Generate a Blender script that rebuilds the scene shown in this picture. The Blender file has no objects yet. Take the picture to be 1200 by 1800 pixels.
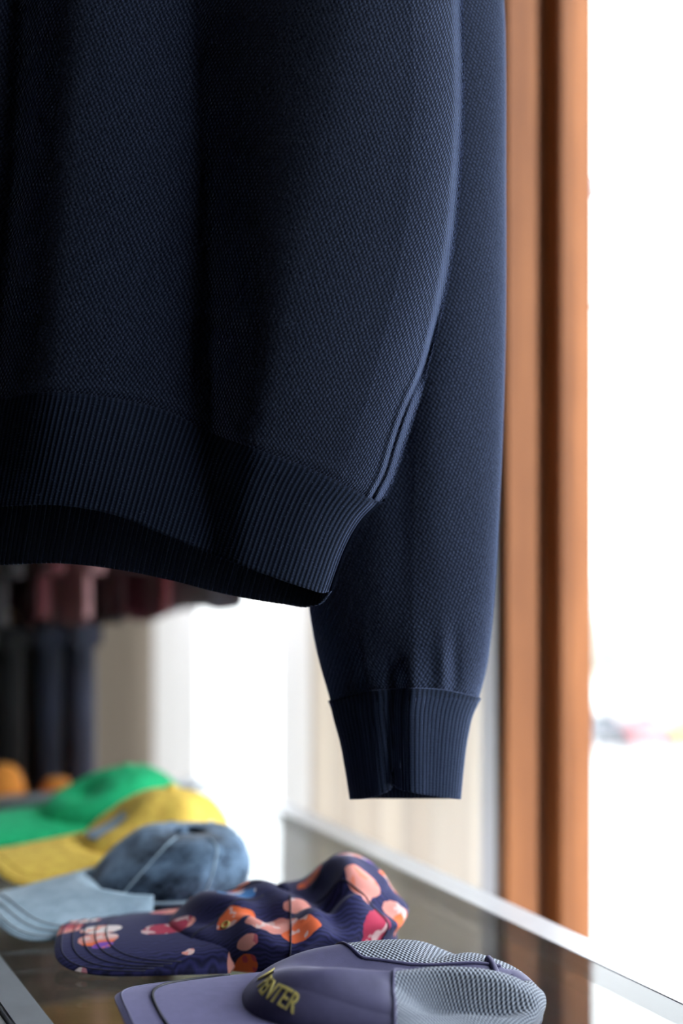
import bpy, bmesh, math, random
import numpy as np
from mathutils import Vector
sc = bpy.context.scene
C = sc.collection
random.seed(7); rng = np.random.default_rng(7)
PI = math.pi

# ------------------------------------------------------------------ camera, sky, exposure
FPX = 2500.0                                    # 50 mm on a 24x36 frame held upright, 1200x1800
cd = bpy.data.cameras.new('camera'); cam = bpy.data.objects.new('camera', cd); C.objects.link(cam)
cd.lens = 50; cd.sensor_width = 36; cd.sensor_fit = 'AUTO'; cd.clip_start = .02; cd.clip_end = 500
cam.location = (0, 0, 0); cam.rotation_euler = (PI/2, 0, 0)
cd.dof.use_dof = True; cd.dof.focus_distance = 1.02; cd.dof.aperture_fstop = 2.1
sc.camera = cam
SKY = 6.5
w = bpy.data.worlds.new('sky'); sc.world = w; w.use_nodes = True
w.node_tree.nodes['Background'].inputs[0].default_value = (.90, .95, 1.0, 1)
w.node_tree.nodes['Background'].inputs[1].default_value = SKY
vs = sc.view_settings
vs.view_transform = 'Standard'; vs.look = 'None'; vs.exposure = 0.0; vs.gamma = 1.0; vs.use_curve_mapping = False
sc.cycles.max_bounces = 10; sc.cycles.diffuse_bounces = 5; sc.cycles.transparent_max_bounces = 16
sc.cycles.use_denoising = True; sc.cycles.sample_clamp_indirect = 8

# ------------------------------------------------------------------ helpers
def NT(n, t, z):                                # the shop's own axes: n towards the window wall, t along it
    return (.9*n - .436*t, .436*n + .9*t, z)
WANG = math.atan2(.436, .9)                     # heading of the n axis
def W(px, py, Y):                               # measured direction at a chosen real distance
    return np.stack([(px-600)/FPX*Y, Y+0*px, (900-py)/FPX*Y], -1)

def mat(name, col=(.5,.5,.5), rough=.6, metal=0, sheen=0, sheen_tint=(1,1,1), sheen_rough=.4, spec=.5, coat=0):
    m = bpy.data.materials.new(name); m.use_nodes = True
    b = m.node_tree.nodes['Principled BSDF']
    b.inputs['Base Color'].default_value = (*col, 1); b.inputs['Roughness'].default_value = rough
    b.inputs['Metallic'].default_value = metal; b.inputs['Specular IOR Level'].default_value = spec
    b.inputs['Sheen Weight'].default_value = sheen; b.inputs['Sheen Tint'].default_value = (*sheen_tint, 1)
    b.inputs['Sheen Roughness'].default_value = sheen_rough; b.inputs['Coat Weight'].default_value = coat
    return m
class NT_:                                      # tiny node-graph writer
    def __init__(s, m): s.m = m; s.t = m.node_tree; s.b = s.t.nodes['Principled BSDF']
    def n(s, typ, **kw):
        o = s.t.nodes.new(typ)
        for k, v in kw.items(): setattr(o, k, v)
        return o
    def l(s, a, b): s.t.links.new(a, b)
    def v(s, x, sock):
        if hasattr(x, 'is_linked') or hasattr(x, 'links'): s.l(x, sock)
        else: sock.default_value = x
    def math(s, op, a, b=0.0, c=None):
        o = s.n('ShaderNodeMath', operation=op); s.v(a, o.inputs[0]); s.v(b, o.inputs[1])
        if c is not None: s.v(c, o.inputs[2])
        return o.outputs[0]
    def coords(s, kind='UV'): return s.n('ShaderNodeTexCoord').outputs[kind]
    def xyz(s, vec):
        o = s.n('ShaderNodeSeparateXYZ'); s.l(vec, o.inputs[0]); return o.outputs
    def noise(s, vec, scale, detail=3, rough=.5):
        o = s.n('ShaderNodeTexNoise'); s.l(vec, o.inputs['Vector'])
        o.inputs['Scale'].default_value = scale; o.inputs['Detail'].default_value = detail; o.inputs['Roughness'].default_value = rough
        return o.outputs['Fac']
    def scale(s, vec, sx, sy, sz=1, loc=(0,0,0), rot=0):
        o = s.n('ShaderNodeMapping'); s.l(vec, o.inputs[0]); o.inputs['Scale'].default_value = (sx, sy, sz)
        o.inputs['Location'].default_value = loc; o.inputs['Rotation'].default_value = (0,0,rot); return o.outputs[0]
    def ramp(s, fac, stops, interp='LINEAR'):
        o = s.n('ShaderNodeValToRGB'); s.l(fac, o.inputs[0]); r = o.color_ramp; r.interpolation = interp
        while len(r.elements) < len(stops): r.elements.new(.5)
        for e, (p, c) in zip(r.elements, stops): e.position = p; e.color = (*c, 1)
        return o.outputs[0]
    def mix(s, f, a, b):
        o = s.n('ShaderNodeMix', data_type='RGBA')
        s.v(f, o.inputs[0])
        for x, k in ((a, 6), (b, 7)):
            if isinstance(x, tuple): o.inputs[k].default_value = (*x, 1)
            else: s.l(x, o.inputs[k])
        return o.outputs[2]
    def bump(s, h, dist, strength=1.0):
        o = s.n('ShaderNodeBump'); s.l(h, o.inputs['Height']); o.inputs['Distance'].default_value = dist
        o.inputs['Strength'].default_value = strength; s.l(o.outputs[0], s.b.inputs['Normal']); return o
    def col(s, c): s.l(c, s.b.inputs['Base Color'])

def setp(o, label=None, cat=None, group=None, kind=None):
    if label: o['label'] = label
    if cat: o['category'] = cat
    if group: o['group'] = group
    if kind: o['kind'] = kind
    return o
def thing(name, label, cat, loc=(0,0,0), rz=0, group=None):
    o = bpy.data.objects.new(name, None); C.objects.link(o); o.empty_display_size = .05
    o.location = loc; o.rotation_euler = (0,0,rz); return setp(o, label, cat, group)
def link(name, me, m, parent=None, smooth=True):
    if m is not None and not me.materials: me.materials.append(m)
    if smooth: me.polygons.foreach_set('use_smooth', [True]*len(me.polygons))
    o = bpy.data.objects.new(name, me); C.objects.link(o)
    if parent: o.parent = parent
    return o
def rawmesh(name, V, Fq, uv=None):
    V = np.asarray(V, float).reshape(-1, 3); Fq = np.asarray(Fq, np.int32); k = Fq.shape[1]
    me = bpy.data.meshes.new(name)
    me.vertices.add(len(V)); me.vertices.foreach_set('co', V.ravel())
    me.loops.add(Fq.size); me.loops.foreach_set('vertex_index', Fq.ravel())
    me.polygons.add(len(Fq)); me.polygons.foreach_set('loop_start', np.arange(0, Fq.size, k, dtype=np.int32))
    if uv is not None:
        ul = me.uv_layers.new(name='UVMap'); ul.data.foreach_set('uv', np.asarray(uv, np.float32).reshape(-1,2)[Fq.ravel()].ravel())
    me.update(calc_edges=True); me.validate(); return me
def gridfaces(nr, nc, wrap=False, flip=False, keep=None):
    r, c = np.meshgrid(np.arange(nr-1), np.arange(nc if wrap else nc-1), indexing='ij')
    c2 = (c+1) % nc
    F = np.stack([r*nc+c, r*nc+c2, (r+1)*nc+c2, (r+1)*nc+c], -1)
    if keep is not None: F = F[keep]
    F = F.reshape(-1, 4)
    return F[:, ::-1] if flip else F
def gridobj(name, P, m, parent=None, wrap=False, flip=False, uv=None, keep=None):
    F = gridfaces(P.shape[0], P.shape[1], wrap, flip, keep)
    return link(name, rawmesh(name, P, F, uv), m, parent)
def gnormals(P, wrap=False):
    if wrap: du = np.roll(P, -1, 1) - np.roll(P, 1, 1)
    else: du = np.gradient(P, axis=1)
    dv = np.gradient(P, axis=0); n = np.cross(du, dv)
    return n/(np.linalg.norm(n, axis=-1, keepdims=True)+1e-12)
def gblur(a, k, axis=1, mode='edge'):
    if k < 1: return a
    x = np.arange(-2*k, 2*k+1); g = np.exp(-(x/k)**2); g /= g.sum()
    pad = [(0,0)]*a.ndim; pad[axis] = (2*k, 2*k)
    b = np.pad(a, pad, mode=mode)
    return np.apply_along_axis(lambda v: np.convolve(v, g, 'valid'), axis, b)
def arcuv(P):
    s = np.linalg.norm(np.diff(P, axis=1), axis=-1); U = np.concatenate([np.zeros((P.shape[0],1)), np.cumsum(s,1)],1)
    s = np.linalg.norm(np.diff(P, axis=0), axis=-1); V = np.concatenate([np.zeros((1,P.shape[1])), np.cumsum(s,0)],0)
    return U, V
def smooth01(x): x = np.clip(x,0,1); return x*x*(3-2*x)

def bx(bm, lo, hi, bev=0):
    g = bmesh.ops.create_cube(bm, size=1)
    lo = Vector(lo); hi = Vector(hi); c = (lo+hi)/2; d = hi-lo
    for v in g['verts']: v.co = Vector((c.x+v.co.x*d.x, c.y+v.co.y*d.y, c.z+v.co.z*d.z))
    if bev:
        es = list({e for v in g['verts'] for e in v.link_edges})
        bmesh.ops.bevel(bm, geom=es, offset=bev, segments=2, affect='EDGES')
def bmobj(name, bm, m, parent=None, smooth=False, wallaxes=False):
    me = bpy.data.meshes.new(name); bmesh.ops.recalc_face_normals(bm, faces=bm.faces); bm.to_mesh(me); bm.free()
    o = link(name, me, m, parent, smooth)
    if wallaxes: o.rotation_euler = (0,0,WANG)
    return o
def box(name, lo, hi, m, parent=None, bev=0, kind=None):        # lo/hi in shop axes (n, t, z)
    bm = bmesh.new(); bx(bm, lo, hi, bev)
    o = bmobj(name, bm, m, parent, wallaxes=parent is None)
    return setp(o, kind=kind)
def tube(pts, r, seg=8, close=False):
    pts = [Vector(p) for p in pts]; N = len(pts); P = np.zeros((N+(1 if close else 0), seg, 3))
    for i, p in enumerate(pts):
        a = pts[i-1] if (i or close) else p; b = pts[(i+1) % N] if (i < N-1 or close) else p
        d = (b-a).normalized(); u = d.cross(Vector((0,0,1)))
        if u.length < 1e-3: u = d.cross(Vector((0,1,0)))
        u.normalize(); v = d.cross(u); rr = r[i] if hasattr(r, '__len__') else r
        for k in range(seg):
            q = p + u*rr*math.cos(2*PI*k/seg) + v*rr*math.sin(2*PI*k/seg); P[i, k] = q
    if close: P[-1] = P[0]
    return P
def tubeobj(name, pts, r, m, parent=None, seg=8, close=False):
    P = tube(pts, r, seg, close)
    F = gridfaces(P.shape[0], seg, True)
    V = P.reshape(-1,3)
    me = rawmesh(name, V, F)
    if not close:
        bm = bmesh.new(); bm.from_mesh(me); bmesh.ops.holes_fill(bm, edges=bm.edges, sides=0); bm.to_mesh(me); bm.free()
    return link(name, me, m, parent)
def lathe(name, prof, m, parent=None, seg=24):                  # prof: (r, z) list
    a = np.linspace(0, 2*PI, seg, endpoint=False)
    P = np.array([[(r*math.cos(t), r*math.sin(t), z) for t in a] for r, z in prof])
    return gridobj(name, P, m, parent, wrap=True)

# ------------------------------------------------------------------ materials
def wood(name, c0, c1, sc_=1.0, rough=.45):
    m = mat(name, c0, rough, spec=.22); g = NT_(m); v = g.coords('Object')
    a = g.noise(g.scale(v, 60*sc_, 60*sc_, 3.5*sc_), 1.0, 4, .6); b = g.noise(g.scale(v, 9, 9, 6), 1.0, 2)
    f = g.math('ADD', g.math('MULTIPLY', a, .7), g.math('MULTIPLY', b, .4))
    g.col(g.ramp(f, [(.35, c1), (.72, c0)])); g.bump(a, .0004, .5); return m
def plain(name, c, var=.12, scale=12, rough=.7, kind='Object', **kw):
    m = mat(name, c, rough, **kw); g = NT_(m); f = g.noise(g.coords(kind), scale, 4)
    d = tuple(x*(1-var) for x in c); e = tuple(min(1, x*(1+var)) for x in c)
    g.col(g.ramp(f, [(.3, d), (.7, e)])); return m
def glass(name, tint=(1,1,1), ior=1.5, rough=0.0):
    m = bpy.data.materials.new(name); m.use_nodes = True; t = m.node_tree; t.nodes.clear()
    o = t.nodes.new('ShaderNodeOutputMaterial'); mx = t.nodes.new('ShaderNodeMixShader'); lw = t.nodes.new('ShaderNodeLayerWeight'); lw.inputs[0].default_value = .5
    pw = t.nodes.new('ShaderNodeMath'); pw.operation = 'POWER'; pw.inputs[1].default_value = 5; t.links.new(lw.outputs['Facing'], pw.inputs[0])
    fr = t.nodes.new('ShaderNodeMath'); fr.operation = 'MULTIPLY_ADD'; t.links.new(pw.outputs[0], fr.inputs[0])
    r0 = ((ior-1)/(ior+1))**2; fr.inputs[1].default_value = 1-r0; fr.inputs[2].default_value = r0   # Schlick, same from either side
    tr = t.nodes.new('ShaderNodeBsdfTransparent'); gl = t.nodes.new('ShaderNodeBsdfGlossy')
    tr.inputs[0].default_value = (*tint, 1); gl.inputs['Roughness'].default_value = rough
    t.links.new(fr.outputs[0], mx.inputs[0]); t.links.new(tr.outputs[0], mx.inputs[1]); t.links.new(gl.outputs[0], mx.inputs[2])
    t.links.new(mx.outputs[0], o.inputs[0]); return m
def cloth_trans(name, c, trans, pleat_shade=None):                # curtain cloth that lets daylight through
    m = bpy.data.materials.new(name); m.use_nodes = True; t = m.node_tree; t.nodes.clear()
    o = t.nodes.new('ShaderNodeOutputMaterial'); mx = t.nodes.new('ShaderNodeMixShader'); mx.inputs[0].default_value = trans
    d = t.nodes.new('ShaderNodeBsdfDiffuse'); s = t.nodes.new('ShaderNodeBsdfTranslucent')
    d.inputs[0].default_value = (*c, 1); s.inputs[0].default_value = (*c, 1)
    if pleat_shade:                                      # soft vertical streaks: shading of the pleats put into the cloth colour
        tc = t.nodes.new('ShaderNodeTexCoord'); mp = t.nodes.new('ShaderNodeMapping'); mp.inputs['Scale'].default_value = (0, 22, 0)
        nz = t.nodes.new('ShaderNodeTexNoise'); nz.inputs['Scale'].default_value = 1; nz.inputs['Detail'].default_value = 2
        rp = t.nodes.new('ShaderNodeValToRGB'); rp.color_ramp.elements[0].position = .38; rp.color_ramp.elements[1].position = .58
        rp.color_ramp.elements[0].color = (*pleat_shade, 1); rp.color_ramp.elements[1].color = (*c, 1)
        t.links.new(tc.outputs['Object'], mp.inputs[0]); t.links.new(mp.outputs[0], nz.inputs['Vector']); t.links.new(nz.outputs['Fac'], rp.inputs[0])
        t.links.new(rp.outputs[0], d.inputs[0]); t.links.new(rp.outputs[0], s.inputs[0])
    t.links.new(d.outputs[0], mx.inputs[1]); t.links.new(s.outputs[0], mx.inputs[2]); t.links.new(mx.outputs[0], o.inputs[0]); return m

NAVY_D, NAVY_L = (.0045,.0070,.015), (.021,.036,.088)
def knit_mat():
    m = mat('birdseye_knit', NAVY_D, .9, sheen=1.0, sheen_tint=(.45,.58,1.0), sheen_rough=.30, spec=.12); g = NT_(m)
    uv = g.coords('UV'); x, y, z = g.xyz(uv)
    n1 = g.noise(uv, 260, 2); x = g.math('ADD', x, g.math('MULTIPLY', g.math('SUBTRACT', n1, .5), .0022)); x = g.math('MULTIPLY_ADD', y, .28, x)
    y = g.math('ADD', y, g.math('MULTIPLY', g.math('SUBTRACT', g.noise(uv, 310, 2), .5), .0022))
    cx = g.math('COSINE', g.math('MULTIPLY', x, 2*PI/.0034)); cy = g.math('COSINE', g.math('MULTIPLY', y, 2*PI/.0048))
    h = g.math('ADD', g.math('MULTIPLY', g.math('MULTIPLY', cx, cy), .5), .5)
    fib = g.noise(uv, 1900, 3, .7)
    f = g.math('MULTIPLY', g.math('ADD', h, g.math('MULTIPLY', g.math('SUBTRACT', fib, .5), 2.0)), 1.0)
    f = g.math('ADD', f, g.math('MULTIPLY', g.math('SUBTRACT', g.noise(uv, 620, 2), .5), 1.0))
    g.col(g.ramp(f, [(.10, NAVY_D), (.6, (.0105,.0165,.036)), (1.0, (.036,.050,.095))]))
    hh = g.math('ADD', h, g.math('MULTIPLY', fib, .5)); g.bump(hh, .0009, 1.0)
    return m
def rib_mat():
    m = mat('rib_knit', NAVY_D, .9, sheen=.8, sheen_tint=(.45,.58,1.0), sheen_rough=.3, spec=.12); g = NT_(m)
    uv = g.coords('UV'); x, y, z = g.xyz(uv)
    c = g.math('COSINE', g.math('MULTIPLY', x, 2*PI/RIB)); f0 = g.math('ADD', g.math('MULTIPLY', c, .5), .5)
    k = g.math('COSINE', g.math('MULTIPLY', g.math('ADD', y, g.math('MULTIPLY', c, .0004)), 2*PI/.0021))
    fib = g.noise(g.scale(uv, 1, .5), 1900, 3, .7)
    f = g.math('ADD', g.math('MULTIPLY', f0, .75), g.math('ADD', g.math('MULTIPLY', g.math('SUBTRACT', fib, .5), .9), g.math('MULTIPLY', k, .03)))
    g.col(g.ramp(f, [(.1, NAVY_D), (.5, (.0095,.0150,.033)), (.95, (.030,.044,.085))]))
    g.bump(g.math('ADD', g.math('MULTIPLY', k, .15), fib), .0003, .8)
    return m
RIB = .0037
M = dict(
    knit=knit_mat(), rib=rib_mat(),
    fuzz=mat('fuzz_fibre', (.16,.21,.38), .8, spec=.2),
    wood=wood('orange_pine', (.34,.122,.039), (.21,.068,.02)), wood_d=wood('brown_pine', (.26,.115,.06), (.16,.07,.038)),
    wood_g=wood('weathered_pine_edge', (.30,.17,.11), (.20,.11,.07)),
    alu=plain('satin_aluminium', (.52,.57,.63), .06, 40, .38, metal=.7), lightframe=plain('pale_aluminium', (.72,.74,.78), .04, 30, .35, metal=.4),
    grey=plain('grey_paint', (.36,.36,.37), .06, 8, .55), white=plain('white_paint', (.8,.81,.84), .03, 8, .5),
    pane=glass('window_glass', (.98,.99,.99), 1.45), top=glass('counter_glass', (.93,.95,.94), 1.55, .012),
    floor=plain('floor_concrete', (.30,.265,.235), .2, 3, .6), wall=plain('wall_plaster', (.20,.175,.155), .08, 3, .85),
    ceil=plain('ceiling_plaster', (.22,.21,.20), .05, 3, .9), dark=plain('dark_metal', (.02,.02,.022), .2, 20, .4, metal=.5),
    greyedge=plain('grey_brown_edge', (.15,.10,.075), .1, 10, .6),
    base=plain('brown_cabinet_laminate', (.055,.035,.026), .25, 6, .5),
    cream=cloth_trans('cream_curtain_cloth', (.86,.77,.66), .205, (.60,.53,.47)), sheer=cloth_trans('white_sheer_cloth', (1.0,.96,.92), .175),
    greyc=cloth_trans('grey_curtain_cloth', (.62,.62,.65), .13),
    beige=cloth_trans('beige_lined_curtain_cloth', (.42,.35,.28), .10),
    street=plain('pale_paving', (.62,.61,.60), .06, .3, .9), palewood=wood('pale_beech', (.62,.45,.32), (.5,.35,.24)),
)

# ------------------------------------------------------------------ the setting
ZF, ZC = -1.3, 1.55
N0, NW, T0, T1 = -2.6, .937, -2.2, 4.6          # room limits; NW = plane of the glazing
box('floor', (N0,T0,ZF-.1), (NW+.1,T1,ZF), M['floor'], kind='structure')
box('ceiling', (N0,T0,ZC), (NW+.1,T1,ZC+.1), M['ceil'], kind='structure')
box('wall_left', (N0-.1,T0,ZF), (N0,T1,ZC), M['wall'], kind='structure')
box('wall_far', (N0,T1,ZF), (NW+.1,T1+.1,ZC), M['wall'], kind='structure')
box('wall_near', (N0,T0-.1,ZF), (NW+.1,T0,ZC), M['wall'], kind='structure')
WIN_NEAR = -.02                                  # where the big front pane starts
bm = bmesh.new()
bx(bm, (NW-.05,T0,ZF), (NW+.08,WIN_NEAR,ZC)); bx(bm, (NW-.05,WIN_NEAR,1.3), (NW+.08,T1,ZC))
bx(bm, (NW-.05,WIN_NEAR,ZF), (NW+.08,T1,-1.18)); bx(bm, (NW-.05,3.6,-1.18), (NW+.08,T1,1.3))
setp(bmobj('wall_right', bm, M['wall'], wallaxes=True), kind='structure')
# big front window and the window behind the curtains
def glazing(name, ta, tb):
    o = box(name, (NW-.004,ta,-1.18), (NW+.004,tb,1.3), M['pane'], kind='structure'); return o
glazing('window_1', WIN_NEAR, 1.345)
glazing('window_2', 1.39, 3.6)
# the pine post: two boards with a recessed brown board between them
box('trim_1', (.9176,1.33,-1.3), (.962,1.372,1.3), M['wood'], bev=.002, kind='structure')
box('trim_2', (.884,1.362,-1.3), (.9176,1.385,1.3), M['wood_d'], kind='structure')
box('trim_3', (.843,1.325,-1.3), (.884,1.337,1.3), M['wood'], bev=.002, kind='structure')
box('trim_4', (.852,1.337,-1.3), (.889,1.362,1.3), M['greyedge'], kind='structure')
def curtain(name, label, ta, tb, n0, m, amp, per, seed, z0=-1.22, z1=1.28):
    r = np.random.default_rng(seed); nc = int((tb-ta)/.006); t = np.linspace(ta, tb, nc); zz = np.linspace(z1, z0, 14)
    ph = np.cumsum(r.uniform(.75, 1.3, nc))*.006*2*PI/per
    P = np.zeros((14, nc, 3))
    for i, z in enumerate(zz):
        k = .85+.15*i/13
        P[i,:,0] = n0 + amp*k*np.sin(ph+.05*i) + .3*amp*np.sin(ph*.37+1+.08*i); P[i,:,1] = t; P[i,:,2] = z
    root = thing(name, label, 'curtain', NT(n0,(ta+tb)/2,z0), WANG)
    off = np.array([n0,(ta+tb)/2,z0])
    o = gridobj('curtain_cloth', P-off, m, root)
    tubeobj('curtain_rod', [(0,-(tb-ta)/2-.02,z1+.0-z0),(0,(tb-ta)/2+.02,z1-z0)], .008, M['dark'], root)
    return root
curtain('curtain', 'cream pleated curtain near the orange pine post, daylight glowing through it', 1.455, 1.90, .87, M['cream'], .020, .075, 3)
curtain('curtain', 'narrow pale grey curtain hanging directly beside the orange pine post', 1.392, 1.452, .885, M['greyc'], .006, .05, 4)
curtain('curtain', 'white sheer curtain strip at the left end of the cream curtain', 1.905, 2.03, .875, M['sheer'], .006, .06, 6)
curtain('curtain', 'thin white sheer curtain at the left side of the bright open window', 2.30, 2.52, .83, M['sheer'], .010, .07, 5)
curtain('curtain', 'beige-brown lined curtain hanging just right of the clothes rack', 2.535, 3.58, .85, M['beige'], .022, .15, 9)

# window catch and stay on the right edge of the post
p = thing('window_catch', 'small round metal catch on the right edge of the orange pine post', 'catch', NT(.957,1.345,.372), WANG)
o = lathe('knob', [(.0,-.014),(.006,-.013),(.011,-.008),(.013,0),(.011,.008),(.006,.013),(.0,.014)], M['alu'], p); o.location = (.008,0,0)
bm = bmesh.new(); bx(bm, (-.003,-.012,-.028), (.004,.012,.028), .0015); bmobj('catch_plate', bm, M['wood_g'], p)
p = thing('window_stay', 'slim pale metal stay arm reaching out from the right edge of the pine post', 'window stay', NT(.957,1.345,.236), WANG)
bm = bmesh.new(); bx(bm, (-.003,-.012,-.035), (.006,.012,.035), .0015); bmobj('stay_plate', bm, M['wood_g'], p)
tubeobj('stay_arm', [(.0,0,0),(.02,0,0),(.052,0,.001)], .0028, M['white'], p)

# street far below the shop
box('ground', (2,-60,-9.9), (140,160,-9.8), M['street'], kind='structure')
def car(label, X, Y, c, group='cars parked on the street far outside'):
    r = thing('car', label, 'car', (X,Y,-9.8), 0, None)
    sec = [(-2.1,.35,.62,.78),(-1.9,.3,.85,.86),(-1.1,.28,.98,.9),(-.55,.28,1.02,.9),(0,.28,1.02,.9),(1.1,.28,1.02,.9),(1.75,.3,.98,.88),(2.05,.35,.8,.8)]
    a = np.linspace(0,2*PI,20,endpoint=False)
    P = np.array([[(hw*np.sign(math.cos(t))*abs(math.cos(t))**.45, y, (zb+zt)/2+(zt-zb)/2*np.sign(math.sin(t))*abs(math.sin(t))**.45) for t in a] for y,zb,zt,hw in sec])
    gridobj('car_body', P, plain('car_paint', c, .05, 3, .3, coat=.5), r, wrap=True)
    P = np.array([[(w_*np.sign(math.cos(t))*abs(math.cos(t))**.4, y0+l*math.sin(t), z) for t in a] for z,w_,y0,l in [(.98,.82,.1,1.25),(1.2,.76,.12,1.0),(1.42,.64,.15,.75),(1.45,.3,.15,.4)]])
    gridobj('car_cabin', P, plain('car_glass', (.03,.035,.045), .05, 3, .15), r, wrap=True)
    for sx in (-1,1):
        for y in (-1.3,1.35):
            o = lathe('wheel', [(0,-.1),(.2,-.11),(.31,-.09),(.33,0),(.31,.09),(.2,.11),(0,.1)], M['dark'], r, 20); o.rotation_euler = (0,PI/2,0); o.location = (sx*.78,y,.33)
    return r
car('dark blue-grey car far outside, right beside the pine post', 11.1, 60, (.012,.02,.04))
car('pale red car far outside, between the dark car and the yellow one', 12.95, 60, (.70,.17,.19))
car('yellow car far outside at the right edge of the photo', 14.9, 60, (.75,.62,.06))
def tree(label, X, Y, h, rad, c, seed):
    r = thing('tree', label, 'tree', (X,Y,-9.8)); g = np.random.default_rng(seed)
    tubeobj('trunk', [(0,0,0),(.1,0,h*.35),(0,.1,h*.7)], [.22,.16,.08], M['wood_d'], r)
    V=[];F=[]
    for i in range(2600):
        d = g.normal(size=3); d /= np.linalg.norm(d); q = d*rad*g.uniform(.4,1)**.5*np.array([1,1,1.1]) + [0,0,h*.72]
        a = g.normal(size=3)*.13; b = g.normal(size=3)*.13; k=len(V); V += [q+a, q+b, q-a, q-b]; F.append((k,k+1,k+2,k+3))
    o = link('foliage', rawmesh('foliage', V, F), plain('leaf_green', c, .3, 2, .7), r, smooth=False); o['kind']='stuff'
tree('grey-green leafy street tree seen faintly through the front window', 12.6, 66, 4.9, 1.25, (.50,.54,.50), 3)
tree('low yellow-green shrub-like tree above the dark parked car', 11.5, 70, 2.6, 1.0, (.62,.62,.45), 4)

# ------------------------------------------------------------------ showcase counter
ZT = -.355
SN0, SN1, ST0, ST1 = .225, .70, -.35, 1.78
ctr = thing('display_counter', 'glass-topped display counter with a grey metal frame under the row of caps', 'display counter', NT(.46,.7,ZF), WANG)
def cb(name, lo, hi, m, bev=0):
    bm = bmesh.new(); c0 = (.46,.7,ZF)
    bx(bm, [a-b for a,b in zip(lo,c0)], [a-b for a,b in zip(hi,c0)], bev); return bmobj(name, bm, m, ctr)
cb('glass_top', (SN0+.026,ST0+.03,ZT-.008), (SN1-.032,ST1-.03,ZT), M['top'])
cb('frame_rail', (SN0,ST0,ZT-.03), (SN0+.026,ST1,ZT+.0006), M['alu'], .0015)
cb('rail_lip', (SN0-.007,ST0,ZT-.035), (SN0-.001,ST1,ZT-.004), M['lightframe'], .001)
cb('frame_rail', (SN1-.032,ST0,ZT-.03), (SN1,ST1,ZT+.0006), M['lightframe'], .0004)
cb('frame_rail', (SN0+.026,ST1-.03,ZT-.03), (SN1-.032,ST1,ZT+.002), M['alu'], .0015)
cb('frame_rail', (SN0+.026,ST0,ZT-.03), (SN1-.032,ST0+.03,ZT+.002), M['alu'], .0015)
for n_ in (SN0+.002, SN1-.022):
    for t_ in (ST0+.002, ST1-.022): cb('corner_post', (n_,t_,-.52), (n_+.02,t_+.02,ZT-.03), M['alu'])
cb('glass_side', (SN0+.008,ST0+.024,-.52), (SN0+.013,ST1-.024,ZT-.03), M['pane'])
cb('inner_floor', (SN0+.022,ST0+.022,-.520), (SN1-.022,ST1-.022,-.515), plain('warm_brown_lining', (.26,.19,.155), .25, 9, .7))
cb('side_board', (SN1-.020,ST0+.024,-.52), (SN1-.004,ST1-.024,ZT-.03), M['white'])
cb('side_board', (SN0+.024,ST1-.018,-.52), (SN1-.024,ST1-.004,ZT-.03), M['white'])
cb('cabinet_base', (SN0,ST0,ZF), (SN1,ST1,-.52), M['base'], .004)
# folded goods lying inside the counter
def folded(label, n_, t_, z, c, wn=.16, wt=.2, h=.035, rz=0):
    r = thing('folded_garment', label, 'garment', NT(n_,t_,z), WANG+rz, None); m_ = plain('folded_cloth', c, .2, 30, .9, sheen=.2)
    for k in range(3):
        P=[]; hh=h/3
        for q in np.linspace(0,1,9):
            ang = np.linspace(0,2*PI,20,endpoint=False)
            hw = (wn/2-.004*k); y = (q-.5)*wt*(1-.02*k)
            P.append([(hw*np.sign(math.cos(a))*abs(math.cos(a))**.3, y, (k+.5)*hh+ (hh*.48)*np.sign(math.sin(a))*abs(math.sin(a))**.6*(.2 if q in (0,1) else 1)) for a in ang])
        o = gridobj('cloth_layer', np.array(P), m_, r, wrap=True)
        bm = bmesh.new(); bm.from_mesh(o.data); bmesh.ops.holes_fill(bm, edges=bm.edges, sides=0); bm.to_mesh(o.data); bm.free()
folded('brown folded garment inside the counter, below the near cap bill', .34, .80, -.5145, (.12,.07,.05))
folded('dark plum folded garment inside the counter at the front left', .33, 1.03, -.5145, (.06,.045,.07))
folded('grey-green folded garment inside the counter, beneath the floral cap', .5, .98, -.5145, (.16,.17,.13), .17,.18)
folded('orange-tan folded garment inside the counter, beneath the yellow cap', .36, 1.30, -.5145, (.5,.27,.09), .17,.18)
folded('cream folded garment inside the counter near the window-side rail', .55, 1.38, -.5145, (.55,.5,.4), .15,.2)

# ------------------------------------------------------------------ the sweatshirt
def cr(x, xp, fp): return np.interp(x, xp, fp)
def spl(x, xp, fp):                                            # smooth (monotone-ish) interpolation
    xp = np.asarray(xp,float); fp = np.asarray(fp,float); m = np.gradient(fp, xp); i = np.clip(np.searchsorted(xp, x)-1, 0, len(xp)-2)
    h = xp[i+1]-xp[i]; t = np.clip((x-xp[i])/h,0,1)
    return (2*t**3-3*t**2+1)*fp[i]+(t**3-2*t**2+t)*h*m[i]+(-2*t**3+3*t**2)*fp[i+1]+(t**3-t**2)*h*m[i+1]
XL = -450.
YF, YB = 1.02, 1.055                            # distance of the front and back panels
sil_y = [-620,-400,-200,0,100,200,300,400,520,640,700,758,800,846,884]
sil_x = [760,790,806,813,816,816,811,803,784,755,739,721,707,692,673]
seam_x = [-450,-200,0,60,110,200,300,370,480,560,620,655,673]
seam_y = [760,730,700,690,690,700,725,760,800,830,860,878,884]
hem_x = [-450,-200,0,100,200,300,400,480,540,568,584]
hem_y = [930,905,890,888,905,945,985,1015,1035,1042,1038]
bhem_x = [-450,-200,0,100,200,300,400,500,548,572,584]
bhem_y = [1000,990,993,990,1000,1020,1045,1062,1066,1056,1038]
rs_y = [884,910,940,975,1010,1038]; rs_x = [673,645,624,607,594,584]

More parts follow.
